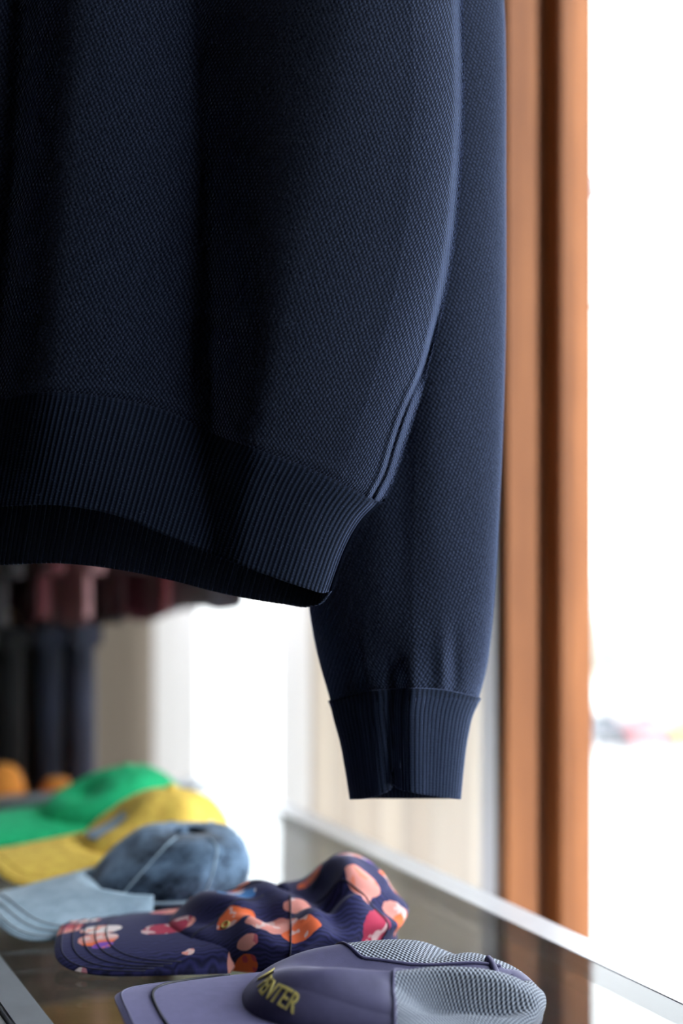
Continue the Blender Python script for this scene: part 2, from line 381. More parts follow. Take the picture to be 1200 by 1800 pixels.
def fold_depth(X, Yp):
    """how far the front panel comes towards the camera, metres"""
    yk = [-620, 0, 200, 400, 600, 700, 800, 900, 1000, 1100]
    v0 = spl(Yp, yk, [40, 34, 26, 14, -6, -14, -18, -20, -20, -20])
    c1 = spl(Yp, yk, [190,150,135,122,108,100,100,105,110,110])
    v1 = spl(Yp, yk, [330,345,352,360,366,370,372,374,378,380])
    c2 = spl(Yp, yk, [640,600,570,530,495,476,458,440,430,430])
    A = spl(Yp, yk, [.6,1,1,1,1,.85,.6,.36,.25,.2])
    R = spl(Yp, sil_y+[910,940,975,1010,1038], sil_x+rs_x[1:])
    def seg(a, b, ha, hb, rise):
        s = np.clip((X-a)/(b-a), 0, 1)
        return ha+(hb-ha)*(np.sin(s*PI/2) if rise else s**1.55)
    out = np.zeros_like(X)
    regs = [(XL+0*X, -300+0*X, .012, .036, 1), (-300+0*X, v0, .036, .000, 0), (v0, c1, .000, .027, 1), (c1, v1, .027, .000, 0), (v1, c2, .000, .037, 1), (c2, R, .037, .006, 0)]
    for a, b, ha, hb, rise in regs:
        k = (X >= a) & (X <= b); out = np.where(k, seg(a, b, ha, hb, rise), out)
    out = out*A
    return out
def roll(X, R, d, r):                           # turn away at the side
    s = np.clip((X-(R-d))/d, 0, 1); return r*(1-np.sqrt(np.clip(1-s*s, 0, 1)))

sw = thing('sweatshirt', 'navy blue knitted sweatshirt with ribbed hem and cuffs hanging in the foreground', 'sweatshirt', (-.17,1.05,-.05))
SO = np.array([-.17,1.05,-.05])
NC = 900
ucol = np.concatenate([np.linspace(0,.93,NC-160,endpoint=False), .93+.07*(1-(1-np.linspace(0,1,160))**1.6)])
def rows_body(nr, back=False):
    wv = np.linspace(0,1,nr); P = np.zeros((nr,NC,3)); PX = np.zeros((nr,NC)); PY = np.zeros((nr,NC)); RR = np.zeros((nr,NC))
    for i, w_ in enumerate(wv):
        ytop = -620+0*ucol; yR = -620+(884+620)*w_; R = spl(np.array([yR]), sil_y, sil_x)[0]
        x = XL+(R-XL)*ucol
        sx = XL+(673-XL)*ucol; sY = spl(sx, seam_x, seam_y)
        if back: sY = sY+ (884-sY)*.0 + 60*np.clip(1-ucol,0,1)**.5*smooth01((1-ucol)*6)
        y = -620+(sY+620)*w_
        PX[i], PY[i], RR[i] = x, y, R
    return PX, PY, RR
def rows_rib(nr, back=False):
    wv = np.linspace(0,1,nr); PX = np.zeros((nr,NC)); PY = np.zeros((nr,NC)); RR = np.zeros((nr,NC))
    sx = XL+(673-XL)*ucol; sY = spl(sx, seam_x, seam_y)
    if back: sY = sY + 60*np.clip(1-ucol,0,1)**.5*smooth01((1-ucol)*6)
    hx = XL+(584-XL)*ucol; hY = spl(hx, bhem_x if back else hem_x, bhem_y if back else hem_y)
    for i, w_ in enumerate(wv):
        yR = 884+(1038-884)*w_; R = spl(np.array([yR]), rs_y, rs_x)[0]
        lin = 673+(584-673)*w_
        x = sx+(hx-sx)*w_; x = x+(R-lin)*ucol**6
        PX[i], PY[i], RR[i] = x, sY+(hY-sY)*w_, R
    return PX, PY, RR
def panel(PX, PY, RR, back):
    if not back:
        F = fold_depth(PX, PY); F = gblur(F, 7)
        D = YF - F + roll(PX, RR, 100., .024) + roll(-PX, -XL+0*RR, 90., .02)
        # right end: settle to a common depth where front meets back
    else:
        F = .006*np.sin(PX/90.)
        D = YB - F - roll(PX, RR, 60., .018) - roll(-PX, -XL+0*RR, 90., .018)
    return D
DE = 1.036
def tie(D, PX, RR, d=22.):                      # pull both panels to the same edge distance
    k = smooth01(1-(RR-PX)/d)**1.5; kl = smooth01(1-(PX-XL)/d)
    k = np.maximum(k, kl); return D*(1-k)+DE*k
KEEP = {}
def build_panel(name, kind, back, nr):
    PX, PY, RR = (rows_body if kind=='body' else rows_rib)(nr, back)
    D = panel(PX, PY, RR, back); D = tie(D, PX, RR)
    if not back and kind=='body':
        # side seam: a groove with a raised outer edge
        xs = spl(PY, [-620,300,560,654,692,737,783,837,867,890], [830,800,768,742,724,706,691,674,658,648])
        g = (PX-xs); amt = smooth01((PY-500)/110)
        D = D + .0032*np.exp(-(g/3.6)**2)*amt - .0020*np.exp(-((g-10)/6)**2)*amt - .0014*np.exp(-((g+9)/5)**2)*amt
        sY = PY[-1][None,:]; d = sY-PY
        D = D - .0013*np.exp(-((d-9)/8.)**2) + .001*np.exp(-(d/3.)**2)
    P = W(PX, PY, D)
    U, V = arcuv(P); 
    if kind=='rib':
        n = gnormals(P); sgn = 1.0 if not back else 1.0
        # ribs: each one a real ridge
        U1 = np.repeat(U[0:1]*.0+np.concatenate([[0],np.cumsum(np.linalg.norm(np.diff(P.mean(0),axis=0),axis=-1))])[None,:], nr, 0)
        r_ = .5+.5*np.cos(2*PI*U1/RIB); prof = .00055*(r_**.7)
        fade = smooth01(np.linspace(0,1,nr)*14)[:,None]
        ny = n[...,1:2]; n = np.where(ny>0, -n, n)          # towards the camera on both panels
        edge = smooth01((RR-PX)/10)
        P = P + n*(prof*fade*edge)[...,None]
        U = U1
    KEEP[(kind,back)] = P
    return P, U, V
def mirror_seq(Pf, Pb): return np.concatenate([Pf, Pb[:, ::-1]], 1)
for kind, nr, m_ in (('body', 170, 'knit'), ('rib', 34, 'rib')):
    Pf, Uf, Vf = build_panel(kind, kind, False, nr); Pb, Ub, Vb = build_panel(kind, kind, True, nr)
    if kind == 'body': Pb2, Ub2, Vb2 = Pb[:, ::3], Ub[:, ::3], Vb[:, ::3]
    else: Pb2, Ub2, Vb2 = Pb, Ub, Vb
    P = np.concatenate([Pf, Pb2[:, ::-1]], 1)
    uv = np.stack([np.concatenate([Uf, 2*Uf[:, -1:]-Ub2[:, ::-1]+.5], 1), np.concatenate([Vf, Vb2[:, ::-1]], 1)], -1)
    o = gridobj('body_panel' if kind=='body' else 'hem_rib', P-SO, M[m_], sw, wrap=True, uv=uv)
    if kind=='rib':
        md = o.modifiers.new('thickness','SOLIDIFY'); md.thickness = .002; md.offset = 1
# shoulders close the body above the frame: a sloping yoke
PX, PY, RR = rows_body(2); 
def yoke():
    nr = 22; P = np.zeros((nr, 200, 3)); cx = (XL+760)/2; hw = (760-XL)/2
    th = np.linspace(0, 2*PI, 200, endpoint=False)
    for i in range(nr):
        s = i/(nr-1); hwi = hw*(1-.66*s**1.1); yy = -620-260*s; dep = .017*(1-.35*s)
        x = cx+hwi*np.sign(np.cos(th))*np.abs(np.cos(th))**.8; D = 1.036-dep*np.sin(th)*1.0
        P[i] = W(x, yy+0*x, D)
    return P
gridobj('yoke', yoke()-SO, M['knit'], sw, wrap=True, uv=np.stack(arcuv(yoke()), -1))

sl_y = [-620,-300,0,300,600,900,1066,1110,1160,1215]
sl_l = [640,600,570,556,546,537,545,553,565,580]
sl_r = [800,860,886,889,888,877,867,863,856,842]
cf_y = [1215,1232,1250,1290,1350,1403]
cf_l = [580,587,591,601,612,620]
cf_r = [842,833,826,817,809,804]
YS = 1.097
def sleeve(nr, kind):
    nth = 620; th = np.linspace(0, 2*PI, nth, endpoint=False)    # 0 = right edge, going over the front (towards camera) to the left
    # even spacing across width
    cx_ = np.cos(th); sy_ = np.sin(th)
    P = np.zeros((nr, nth, 3))
    jn = lambda x: spl(x, [560,585,640,700,780,845], [1236,1230,1216,1210,1212,1226])
    cb_f = lambda x: spl(x, [560,620,660,684,692,700,725,765,804,860], [1403,1404,1399,1385,1376,1383,1392,1399,1404,1404])
    wv = np.linspace(0,1,nr)
    PXs = np.zeros((nr,nth)); PYs = np.zeros((nr,nth))
    for i, w_ in enumerate(wv):
        if kind == 'sleeve':
            yc = -620+(1216+620)*w_; l = spl(np.array([yc]), sl_y, sl_l)[0]; r = spl(np.array([yc]), sl_y, sl_r)[0]
            x = (l+r)/2+(r-l)/2*cx_; y = -620+(jn(x)+620)*w_
            dep = .027*(1-.1*w_)
        else:
            yc = 1216+(1403-1216)*w_; l = spl(np.array([yc]), cf_y, cf_l)[0]; r = spl(np.array([yc]), cf_y, cf_r)[0]
            x = (l+r)/2+(r-l)/2*cx_
            front = smooth01(sy_*6)
            yb = cb_f(x)*front+1404*(1-front)
            j = jn(np.clip(x,585,842)); y = j+(yb-j)*w_
            dep = .0243-.006*w_
        sf = np.sign(sy_)*np.abs(sy_)**.85
        D = YS-dep*sf
        xn = (x-(l+r)/2)/((r-l)/2); tl = 1-.45*smooth01((y-1180)/150)
        D = D + tl*(.024*np.clip(.12-xn,0,2)**1.15*.8 + .018*np.clip(xn-.12,0,2)**1.5)
        front = np.clip(sy_,0,1)**.5*(sy_>0)
        # soft crease running down to the cuff notch
        k = smooth01((y-1120)/110); cw = 12+10*(1-smooth01((y-1150)/100))
        D = D + front*k*.0095*np.exp(-((x-693)/cw)**2) - front*k*.0028*np.exp(-((x-662)/20)**2) - front*k*.004*np.exp(-((x-722)/24)**2)
        # gathers above the cuff
        if kind=='sleeve':
            e = np.exp(-((y-1175)/60)**2)*front
            D = D - e*.003*np.exp(-((x-778)/12)**2) + e*.002*np.exp(-((x-800)/10)**2) - e*.002*np.exp(-((x-640)/14)**2)
            D = D + front*.005*np.exp(-((x-(712+ (1100-y)*.02))/38)**2)*smooth01((1190-y)/200) 
            D = D + front*.002*np.sin(y/140.+x/60.)*smooth01((x-700)/60)
            D = D - .001*front*np.exp(-((y-jn(x)+8)/7)**2)+.001*front*np.exp(-((y-jn(x))/3)**2)
        P[i] = W(x, y, D); PXs[i]=x; PYs[i]=y
    Q = np.concatenate([P, P[:, :1]], 1); U, V = arcuv(Q); 
    if kind == 'cuff':
        mid = Q.mean(0); U1 = np.concatenate([[0],np.cumsum(np.linalg.norm(np.diff(mid,axis=0),axis=-1))]); rib = RIB*.93
        rib = U1[-1]/round(U1[-1]/rib)
        n = gnormals(P, True); cen = P.mean(1, keepdims=True); s = np.sign(np.sum(n*(P-cen),-1,keepdims=True)); n = n*s
        pr = .0005*(.5+.5*np.cos(2*PI*U1[:-1]/rib))**.7
        P = P+n*(pr[None,:]*smooth01(wv*10)[:,None])[...,None]
        U = np.repeat(U1[None,:]*RIB/rib, nr, 0)
    uv = np.stack([U[:,:-1], V[:,:-1]], -1)
    return P, uv
Ps, uvs = sleeve(230, 'sleeve'); Pc, uvc = sleeve(60, 'cuff')
gridobj('sleeve', Ps-SO, M['knit'], sw, wrap=True, uv=uvs, flip=True)
o = gridobj('cuff', Pc-SO, M['rib'], sw, wrap=True, uv=uvc, flip=True)
md = o.modifiers.new('thickness','SOLIDIFY'); md.thickness = .0022; md.offset = -1
# the other sleeve, out of frame on the left
XM = (XL+760)/2
def mir(P):
    Q = P.copy(); c = (XM-600)/FPX*1.05; Q[...,0] = 2*c-Q[...,0]; return Q
gridobj('sleeve', mir(Ps[::4, ::4])-SO, M['knit'], sw, wrap=True, uv=uvs[::4, ::4])
gridobj('cuff', mir(Pc[::3])-SO, M['rib'], sw, wrap=True, uv=uvc[::3])

# loose fibres standing off the knit
def fuzz(P, count, wrap, lmin, lmax, sign=None, xr=None):
    n = gnormals(P, wrap); out = []
    nr, nc = P.shape[:2]; r = rng.integers(1, nr-1, count); c = rng.integers(1, nc-1, count)
    p = P[r, c] + (P[r-1, c]-P[r, c])*rng.random((count,1)) + (P[r, c-1]-P[r, c])*rng.random((count,1))
    nn = n[r, c]; cen = P.mean((0,1)) if sign is None else None
    if sign is None:
        cc = P.mean(1)[r]; s = np.sign(((p-cc)*nn).sum(-1, keepdims=True)); nn = nn*s
    else: nn = np.where(nn[:,1:2]*sign > 0, nn, -nn)
    d = nn*rng.uniform(.25,1,(count,1))+rng.normal(size=(count,3))*.55; d /= np.linalg.norm(d,axis=1,keepdims=True)
    L = rng.uniform(lmin, lmax, (count,1)); side = np.cross(d, np.array([0,1.,0])); side /= np.linalg.norm(side,axis=1,keepdims=True)+1e-9
    wd = .00004; b = d+rng.normal(size=(count,3))*.5; b /= np.linalg.norm(b,axis=1,keepdims=True)
    mid = p+d*L*.5; tip = mid+b*L*.5
    V = np.stack([p-side*wd, p+side*wd, mid+side*wd*.8, mid-side*wd*.8, tip], 1)
    return V
Vs = [fuzz(KEEP[('body',False)][60:], 15000, False, .0006, .0019, -1), fuzz(KEEP[('rib',False)], 3500, False, .0005, .0015, -1),
      fuzz(KEEP[('rib',True)][-14:], 3500, False, .0006, .0018, -1), fuzz(Ps[90:], 14000, True, .0006, .002), fuzz(Pc, 3500, True, .0005, .0016)]
# extra along the silhouette edges
Vs.append(fuzz(Ps[60:, np.r_[570:620,0:60]], 9000, False, .0008, .0022, None) if False else fuzz(Ps[60:, 0:70], 7000, False, .0008, .0022, -1))
Vs.append(fuzz(KEEP[('body',False)][60:, -60:], 8000, False, .0008, .0022, -1))
Vf = np.concatenate(Vs)-SO; k = np.arange(len(Vf))*5
me = bpy.data.meshes.new('fuzz')
F = [(a,a+1,a+2,a+3) for a in k]+[(a+3,a+2,a+4) for a in k]
me.from_pydata([], [], []); 
FF = np.concatenate([np.stack([k,k+1,k+2],1), np.stack([k,k+2,k+3],1), np.stack([k+3,k+2,k+4],1)])
o = link('fuzz', rawmesh('fuzz', Vf.reshape(-1,3), FF), M['fuzz'], sw); o['kind'] = 'stuff'
bpy.data.meshes.remove(me)
# hanger and the rail above the frame
cxw = (XM-600)/FPX*1.036
hg = thing('coat_hanger', 'wooden coat hanger inside the navy sweatshirt, above the top of the photo', 'hanger', (cxw,1.036,.66))
pts = [(-.2,0,-.075),(-.12,0,-.035),(-.03,0,-.004),(0,0,0),(.03,0,-.004),(.12,0,-.035),(.2,0,-.075)]
tubeobj('hanger_bar', pts, [.007,.009,.009,.009,.009,.009,.007], M['palewood'], hg, 10)
tubeobj('hook', [(0,0,0),(0,0,.06),(0,.012,.075),(0,.027,.078),(0,.034,.066)], .0018, M['alu'], hg, 8)
rl = thing('garment_rail', 'steel garment rail above the top of the photo carrying the navy sweatshirt', 'rail', (cxw,1.054,.70))
tubeobj('rail_tube', [(-.9,0,.022),(.6,0,.022)], .012, M['alu'], rl, 12)
for x in (-.6,.35): tubeobj('rail_hanger', [(x,0,.03),(x,0,ZC-.70)], .006, M['alu'], rl, 10)

# ------------------------------------------------------------------ caps
def fabric(name, c, scale=900, bump=.0002, sheen=.3, rough=.8, var=.25):
    m = mat(name, c, rough, sheen=sheen, sheen_tint=tuple(min(1,x*2+.3) for x in c), spec=.25); g = NT_(m); uv = g.coords('UV')
    f = g.noise(uv, 90, 4, .7); h = g.noise(uv, scale, 2)
    g.col(g.ramp(f, [(.3, tuple(x*(1-var) for x in c)), (.7, tuple(min(1,x*(1+var)) for x in c))])); g.bump(h, bump, .8); return m
def mesh_fabric():
    m = mat('mesh_fabric', (.2,.24,.31), .8, sheen=.3, spec=.2); g = NT_(m); x, y, z = g.xyz(g.coords('UV'))
    p = .0028
    a = g.math('COSINE', g.math('MULTIPLY', x, 2*PI/p)); b = g.math('COSINE', g.math('MULTIPLY', y, 2*PI/(p*1.35)))
    h = g.math('MULTIPLY', a, b)
    fib = g.noise(g.coords('UV'), 1500, 2)
    f = g.math('ADD', h, g.math('MULTIPLY', g.math('SUBTRACT', fib, .5), .8))
    g.col(g.ramp(g.math('MULTIPLY_ADD', f, .5, .5), [(.30,(.012,.016,.032)),(.48,(.20,.235,.31)),(.85,(.48,.53,.62))])); g.bump(h, .0009, .9); return m
def denim(name, c0, c1):
    m = mat(name, c0, .85, sheen=.2, spec=.15); g = NT_(m); uv = g.coords('UV')
    f = g.math('ADD', g.math('MULTIPLY', g.noise(uv, 22, 5, .65), .8), g.math('MULTIPLY', g.noise(g.scale(uv,1,.3), 1300, 2), .25))
    g.col(g.ramp(f, [(.42, c0), (.62, c1)])); g.bump(g.noise(uv, 1200, 2), .0003, .6); return m
def floral():
    m = mat('printed_cotton', (.012,.013,.05), .8, sheen=.15, spec=.2); g = NT_(m); uv = g.coords('UV')
    w_ = g.n('ShaderNodeTexWave', wave_type='BANDS', bands_direction='Y'); g.l(g.scale(uv,1,1), w_.inputs['Vector'])
    w_.inputs['Scale'].default_value = 95; w_.inputs['Distortion'].default_value = 7; w_.inputs['Detail'].default_value = 1
    base = g.mix(g.math('MULTIPLY', w_.outputs['Fac'], .8), (.012,.012,.048), (.036,.038,.15))
    def layer(base, scale, thr, loc, rot, stops, an=1.5):
        v = g.n('ShaderNodeTexVoronoi', feature='F1'); nz = g.n('ShaderNodeTexNoise'); nz.inputs['Scale'].default_value = 60
        mp = g.scale(uv, scale, scale*an, 1, loc, rot); g.l(uv, nz.inputs['Vector'])
        ad = g.n('ShaderNodeVectorMath', operation='MULTIPLY_ADD'); g.l(nz.outputs['Color'], ad.inputs[0]); ad.inputs[1].default_value=(.28,.28,0); g.l(mp, ad.inputs[2])
        g.l(ad.outputs[0], v.inputs['Vector']); v.inputs['Scale'].default_value = 1; v.inputs['Randomness'].default_value = .75
        r, gg, b = g.xyz(v.outputs['Color'])
        c = g.ramp(r, stops, 'CONSTANT'); c2 = g.ramp(gg, [(0,(.75,.62,.62)),(.45,(.8,.2,.1)),(.7,(.55,.05,.13))], 'CONSTANT')
        inner = g.math('GREATER_THAN', g.noise(uv, 75, 2), .56)
        c = g.mix(g.math('MULTIPLY', inner, .7), c, c2)
        on = g.math('MULTIPLY', g.math('LESS_THAN', v.outputs['Distance'], thr), g.math('GREATER_THAN', b, .04))
        return g.mix(on, base, c)
    base = layer(base, 22, .45, (.8,.45,0), .6, [(0,(.85,.16,.05)),(.22,(.75,.3,.26)),(.42,(.42,.03,.08)),(.62,(.8,.7,.7)),(.76,(.85,.16,.06)),(.9,(.03,.16,.42))])
    base = layer(base, 25, .24, (2.3,1.7,0), -.5, [(0,(.6,.1,.16)),(.35,(.2,.07,.45)),(.6,(.8,.35,.3)),(.85,(.7,.65,.5))])
    g.col(base); g.bump(g.noise(uv, 700, 2), .0003, .6); return m

class Cap:
    def __init__(s, label, C0, f, Lx, Ly, H, pr=.6, pz=.9, deform=None, bl=.075, bw=.075, bz=(.012,.006,.012), sf=0, group=None):
        s.sf = sf
        s.C = Vector((C0[0], C0[1], ZT+.0005)); ang = math.atan2(f[1], f[0])
        s.root = thing('cap', label, 'cap', s.C, ang, group); s.Lx, s.Ly, s.H, s.pr, s.pz, s.deform = Lx, Ly, H, pr, pz, deform
        s.bl, s.bw, s.bz = bl, bw, bz
    def pt(s, a, v):
        R = 1/np.sqrt((np.cos(a)/s.Lx)**2+(np.sin(a)/s.Ly)**2)
        rho = np.clip(np.cos(v*PI/2),0,1)**s.pr; zz = np.clip(np.sin(v*PI/2),0,1)**s.pz
        rho = rho + .05*np.sin(np.clip(v*2,0,1)*PI)
        x = R*rho*np.cos(a); y = R*rho*np.sin(a); z = s.H*zz
        x = x - s.sf*(z/s.H)*np.clip((x+s.Lx)/(2*s.Lx),0,1)
        if s.deform is not None: x, y, z = s.deform(x, y, z, a, v)
        return np.stack([x, y, np.maximum(z, 0)+.002], -1)
    def crown(s, m, split=None, nv=90, na=300, names=('crown',)):
        a = np.linspace(0, 2*PI, na, endpoint=False); v = np.linspace(0, 1, nv)**.9*.9985
        A, V = np.meshgrid(a, v); P = s.pt(A, V); U = P[...,0:2].copy()
        # metric uv: azimuthal unwrap
        sl = np.linalg.norm(np.diff(P,axis=0),axis=-1); arc = np.concatenate([np.zeros((1,na)),np.cumsum(sl,0)],0); rr = arc[-1:]-arc
        uv = np.stack([rr*np.cos(A), rr*np.sin(A)*.9], -1)
        s.A, s.V, s.P = A, V, P
        if split is None:
            o = gridobj('crown', P, m, s.root, wrap=True, uv=uv); md = o.modifiers.new('t','SOLIDIFY'); md.thickness=.0012; md.offset=-1; return
        Ac = A[:-1]+PI/na; Vc = (V[:-1]+V[1:])/2; Pc_ = (P[:-1]+P[1:]+np.roll(P,-1,1)[:-1]+np.roll(P,-1,1)[1:])/4
        ids = split(Pc_, Ac, Vc)
        for k, (nm, mm) in enumerate(m):
            if (ids==k).any():
                o = gridobj(nm, P, mm, s.root, wrap=True, uv=uv, keep=(ids==k))
                bm = bmesh.new(); bm.from_mesh(o.data); bmesh.ops.delete(bm, geom=[q for q in bm.verts if not q.link_faces], context='VERTS'); bm.to_mesh(o.data); bm.free()
                md = o.modifiers.new('t','SOLIDIFY'); md.thickness=.0012; md.offset=-1
    def line(s, name, av, r, m, off=.0006, parent=None, close=False):      # cord lying on the crown
        a = np.array([q[0] for q in av]); v = np.array([q[1] for q in av]); t = np.linspace(0,1,len(av)); tt = np.linspace(0,1,80)
        a = np.interp(tt,t,a); v = np.interp(tt,t,v)
        p = s.pt(a,v); e=.01; n = np.cross(s.pt(a+e,v)-s.pt(a-e,v), s.pt(a,v+e)-s.pt(a,v-e)); n /= np.linalg.norm(n,axis=-1,keepdims=True)+1e-9
        return tubeobj(name, [tuple(q) for q in p+n*off], r, m, parent or s.root, 6, close)
    def bill_pt(s, p_, q, dz=0):
        bl, bw = s.bl, s.bw; a0 = p_*1.12                                 # inner edge on the crown rim
        R = 1/np.sqrt((np.cos(a0)/s.Lx)**2+(np.sin(a0)/s.Ly)**2); ix = R*np.cos(a0)*.93; iy = R*np.sin(a0)*.93
        ox = s.Lx*.5+ (s.Lx*.5+bl)*np.clip(1-np.abs(p_)**3.2,0,1)**.45; oy = bw*np.sin(np.clip(p_,-1,1)*PI/2)**1*1.0
        oy = bw*np.sign(p_)*np.abs(np.sin(np.abs(p_)*PI/2))**.9
        x = ix+(ox-ix)*q; y = iy+(oy-iy)*q
        z0, zf, zc = s.bz                                                  # root height, tip height, side drop
        z = z0+(zf-z0)*q - zc*(np.abs(y)/bw)**2*(.3+.7*q) + dz
        return np.stack([x, y, np.maximum(z, .001+dz)], -1)
    def bill(s, m, thick=.0035, lines=(), lm=None):
        p_ = np.linspace(-1,1,81); q = np.concatenate([np.linspace(0,.9,24), 1-.1*(1-np.linspace(0,1,8)[1:])**2]); Pg, Qg = np.meshgrid(p_, q)
        T = s.bill_pt(Pg, Qg, thick); B = s.bill_pt(Pg, Qg, 0)
        # rounded rim: pull outermost ring of both to middle
        k = smooth01((Qg-.965)/.035)[...,None]; mid = (T+B)/2; T = T*(1-.8*k)+mid*.8*k; B = B*(1-.8*k)+mid*.8*k
        P = np.concatenate([T, B[::-1]], 0); uv = P[...,:2].copy()
        b = gridobj('bill', P, m, s.root, uv=uv, flip=False)
        bm = bmesh.new(); bm.from_mesh(b.data); bmesh.ops.remove_doubles(bm, verts=bm.verts, dist=1e-6); bmesh.ops.holes_fill(bm, edges=bm.edges, sides=0); bmesh.ops.recalc_face_normals(bm, faces=bm.faces); bm.to_mesh(b.data); bm.free()
        for q0, r, mm, nm in lines:
            pp = np.linspace(-.93,.93,90); L = s.bill_pt(pp, np.interp(np.abs(pp),[0,.75,.93],[q0,q0,q0]), thick+r*.3)
            tubeobj(nm, [tuple(x) for x in L], r, mm, b, 6)
        return b
    def button(s, m):
        p = s.pt(np.array([0.0]), np.array([.9985]))[0]
        o = lathe('top_button', [(0,.005),(.003,.0047),(.0055,.003),(.0062,0),(.006,-.001)], m, s.root, 16); o.location = tuple(p+np.array([0,0,-.0005]))
    def eyelet(s, a, v, m):
        p = s.pt(np.array([a]), np.array([v]))[0]; e=.02
        n = np.cross(s.pt(np.array([a+e]),np.array([v]))[0]-s.pt(np.array([a-e]),np.array([v]))[0], s.pt(np.array([a]),np.array([v+e]))[0]-s.pt(np.array([a]),np.array([v-e]))[0]); n=Vector(n).normalized()
        ts = [(.0032*math.cos(t), .0032*math.sin(t), .0004) for t in np.linspace(0,2*PI,16,endpoint=False)]
        o = tubeobj('eyelet', ts, .0009, m, s.root, 6, True); o.location = p; o.rotation_euler = n.to_track_quat('Z','Y').to_euler()
def G(x, y, cx, cy, sx, sy, rot=0):
    c, s_ = math.cos(rot), math.sin(rot); u = (x-cx)*c+(y-cy)*s_; v = -(x-cx)*s_+(y-cy)*c
    return np.exp(-(u/sx)**2-(v/sy)**2)

# --- near cap: navy nylon with grey mesh sides
def def1(x, y, z, a, v):
    top = z/.0385; z = z*(1+.42*G(x,y,.075,.01,.045,.07))
    z = z*(1 - .38*G(x,y,-.005,-.005,.075,.022,-.08) - .16*G(x,y,.05,-.03,.04,.02) )       # hollow between the two ridges
    z = z + .006*G(x,y,.0,.037,.09,.012,-.03)*top + .004*G(x,y,-.01,-.055,.08,.014)*top    # ridges
    z = z - top*.021*smooth01((y-.041+.12*(x+.03))/.008)*np.exp(-((x+.034)/.042)**4)*(1-.55*smooth01((y-.052)/.016)) + .004*G(x,y,-.03,.036,.05,.006,-.1)*top - .006*G(x,y,-.06,.075,.02,.01,.5)*top   # folds in the mesh side
    z = z - .012*G(x,y,-.083,.012,.014,.014)*top - .008*G(x,y,-.06,-.045,.03,.012,.5)*top
    w_ = .004*np.sin(a*5+1)*np.sin(v*PI)*smooth01((y+.02)/.05)
    return x+w_*np.cos(a), y+w_*np.sin(a)+.0, z
nyl = fabric('navy_nylon', (.070,.066,.14), 1400, .0001, .35, .55, .12); nyl2 = fabric('navy_bill_cloth', (.125,.12,.24), 1700, .00015, .4, .75, .12)
gold = fabric('gold_thread', (.62,.52,.16), 2500, .0004, .1, .45); cordm = mat('black_cord', (.012,.014,.022), .45)
dk_th = mat('dark_stitching', (.03,.03,.06), .7); lt_th = mat('pale_stitching', (.16,.16,.26), .7)
c1 = Cap('nearest cap: navy bill and front, grey mesh sides, gold lettering', (.036,.983), (-.955,-.297), .104, .082, .0385, .40, .75, def1, bl=.084, bw=.078, bz=(.021,.025,.010))
def split1(P, A, V):
    x, y = P[...,0], P[...,1]
    yh = .007+.026*np.clip((x+.09)/.10,0,1)**1.4+3*np.clip(x-.012,0,1); mesh = np.abs(y) > yh
    return np.where(mesh, np.where(y>0, 1, 2), 0)
meshm = mesh_fabric()
c1.crown([('centre_panel', nyl), ('mesh_panel', meshm), ('mesh_panel', meshm)], split1, 120, 400)
c1.bill(nyl2, .004, ((.955,.0006,lt_th,'edge_stitching'), (.74,.0011,cordm,'black_piping')))
c1.button(nyl)
P1 = c1.P.reshape(-1,3); V1 = c1.V.ravel(); A1 = c1.A.ravel()
for sg in (1, -1):                              # binding sewn over the edge between nylon and mesh
    xs_ = np.concatenate([np.linspace(-.085, .012, 60), .012+np.linspace(0, .020, 60)[1:]]); av = []
    for x_ in xs_:
        y_ = sg*(.007+.026*np.clip((x_+.09)/.10,0,1)**1.4+3*max(x_-.012,0))
        if abs(y_) > .0865: break
        d_ = (P1[:,0]-x_)**2+(P1[:,1]-y_)**2 + np.where(V1 < .06, 1, 0); k_ = int(np.argmin(d_)); av.append(P1[k_]+np.array([0, sg*.0002, .0006]))
    av = np.array(av); av = gblur(av, 3, axis=0)
    tubeobj('seam_binding', [tuple(q) for q in av], .0013, nyl, c1.root, 6)
c1.line('sweatband', [(x,.02) for x in np.linspace(0,2*PI*.999,60)], .0022, dk_th, -.001)
# rear opening strap
o = c1.line('strap', [(PI-.35,.62),(PI-.1,.70),(PI+.2,.66)], .0028, nyl, .001)
# gold embroidery
def emb(text, a0, a1, v0, h, slant=0, name='lettering'):
    cu = bpy.data.curves.new(name, 'FONT'); cu.body = text; cu.size = 1; cu.extrude = .04; cu.offset = .012; cu.resolution_u = 3
    ob = bpy.data.objects.new(name, cu); C.objects.link(ob); bpy.context.view_layer.update()
    me = bpy.data.meshes.new_from_object(ob.evaluated_get(bpy.context.evaluated_depsgraph_get())); bpy.data.objects.remove(ob)
    n_ = len(me.vertices); co = np.zeros(n_*3); me.vertices.foreach_get('co', co); co = co.reshape(-1,3)
    wd = co[:,0].max(); a = a0+(a1-a0)*co[:,0]/wd; v = v0+co[:,1]*h+slant*co[:,0]/wd
    p = c1.pt(a, v); e=.01; n = np.cross(c1.pt(a+e,v)-c1.pt(a-e,v), c1.pt(a,v+e)-c1.pt(a,v-e)); n/=np.linalg.norm(n,axis=-1,keepdims=True)+1e-9
    p = p+n*(.0004+(co[:,2:3]+.04)*.012); me.vertices.foreach_set('co', p.ravel()); me.update()
    return link(name, me, gold, c1.root, False)
emb('PENTER', .06, .50, .44, .19, -.12)
emb('V', -.30, .02, .46, .20, name='emblem')

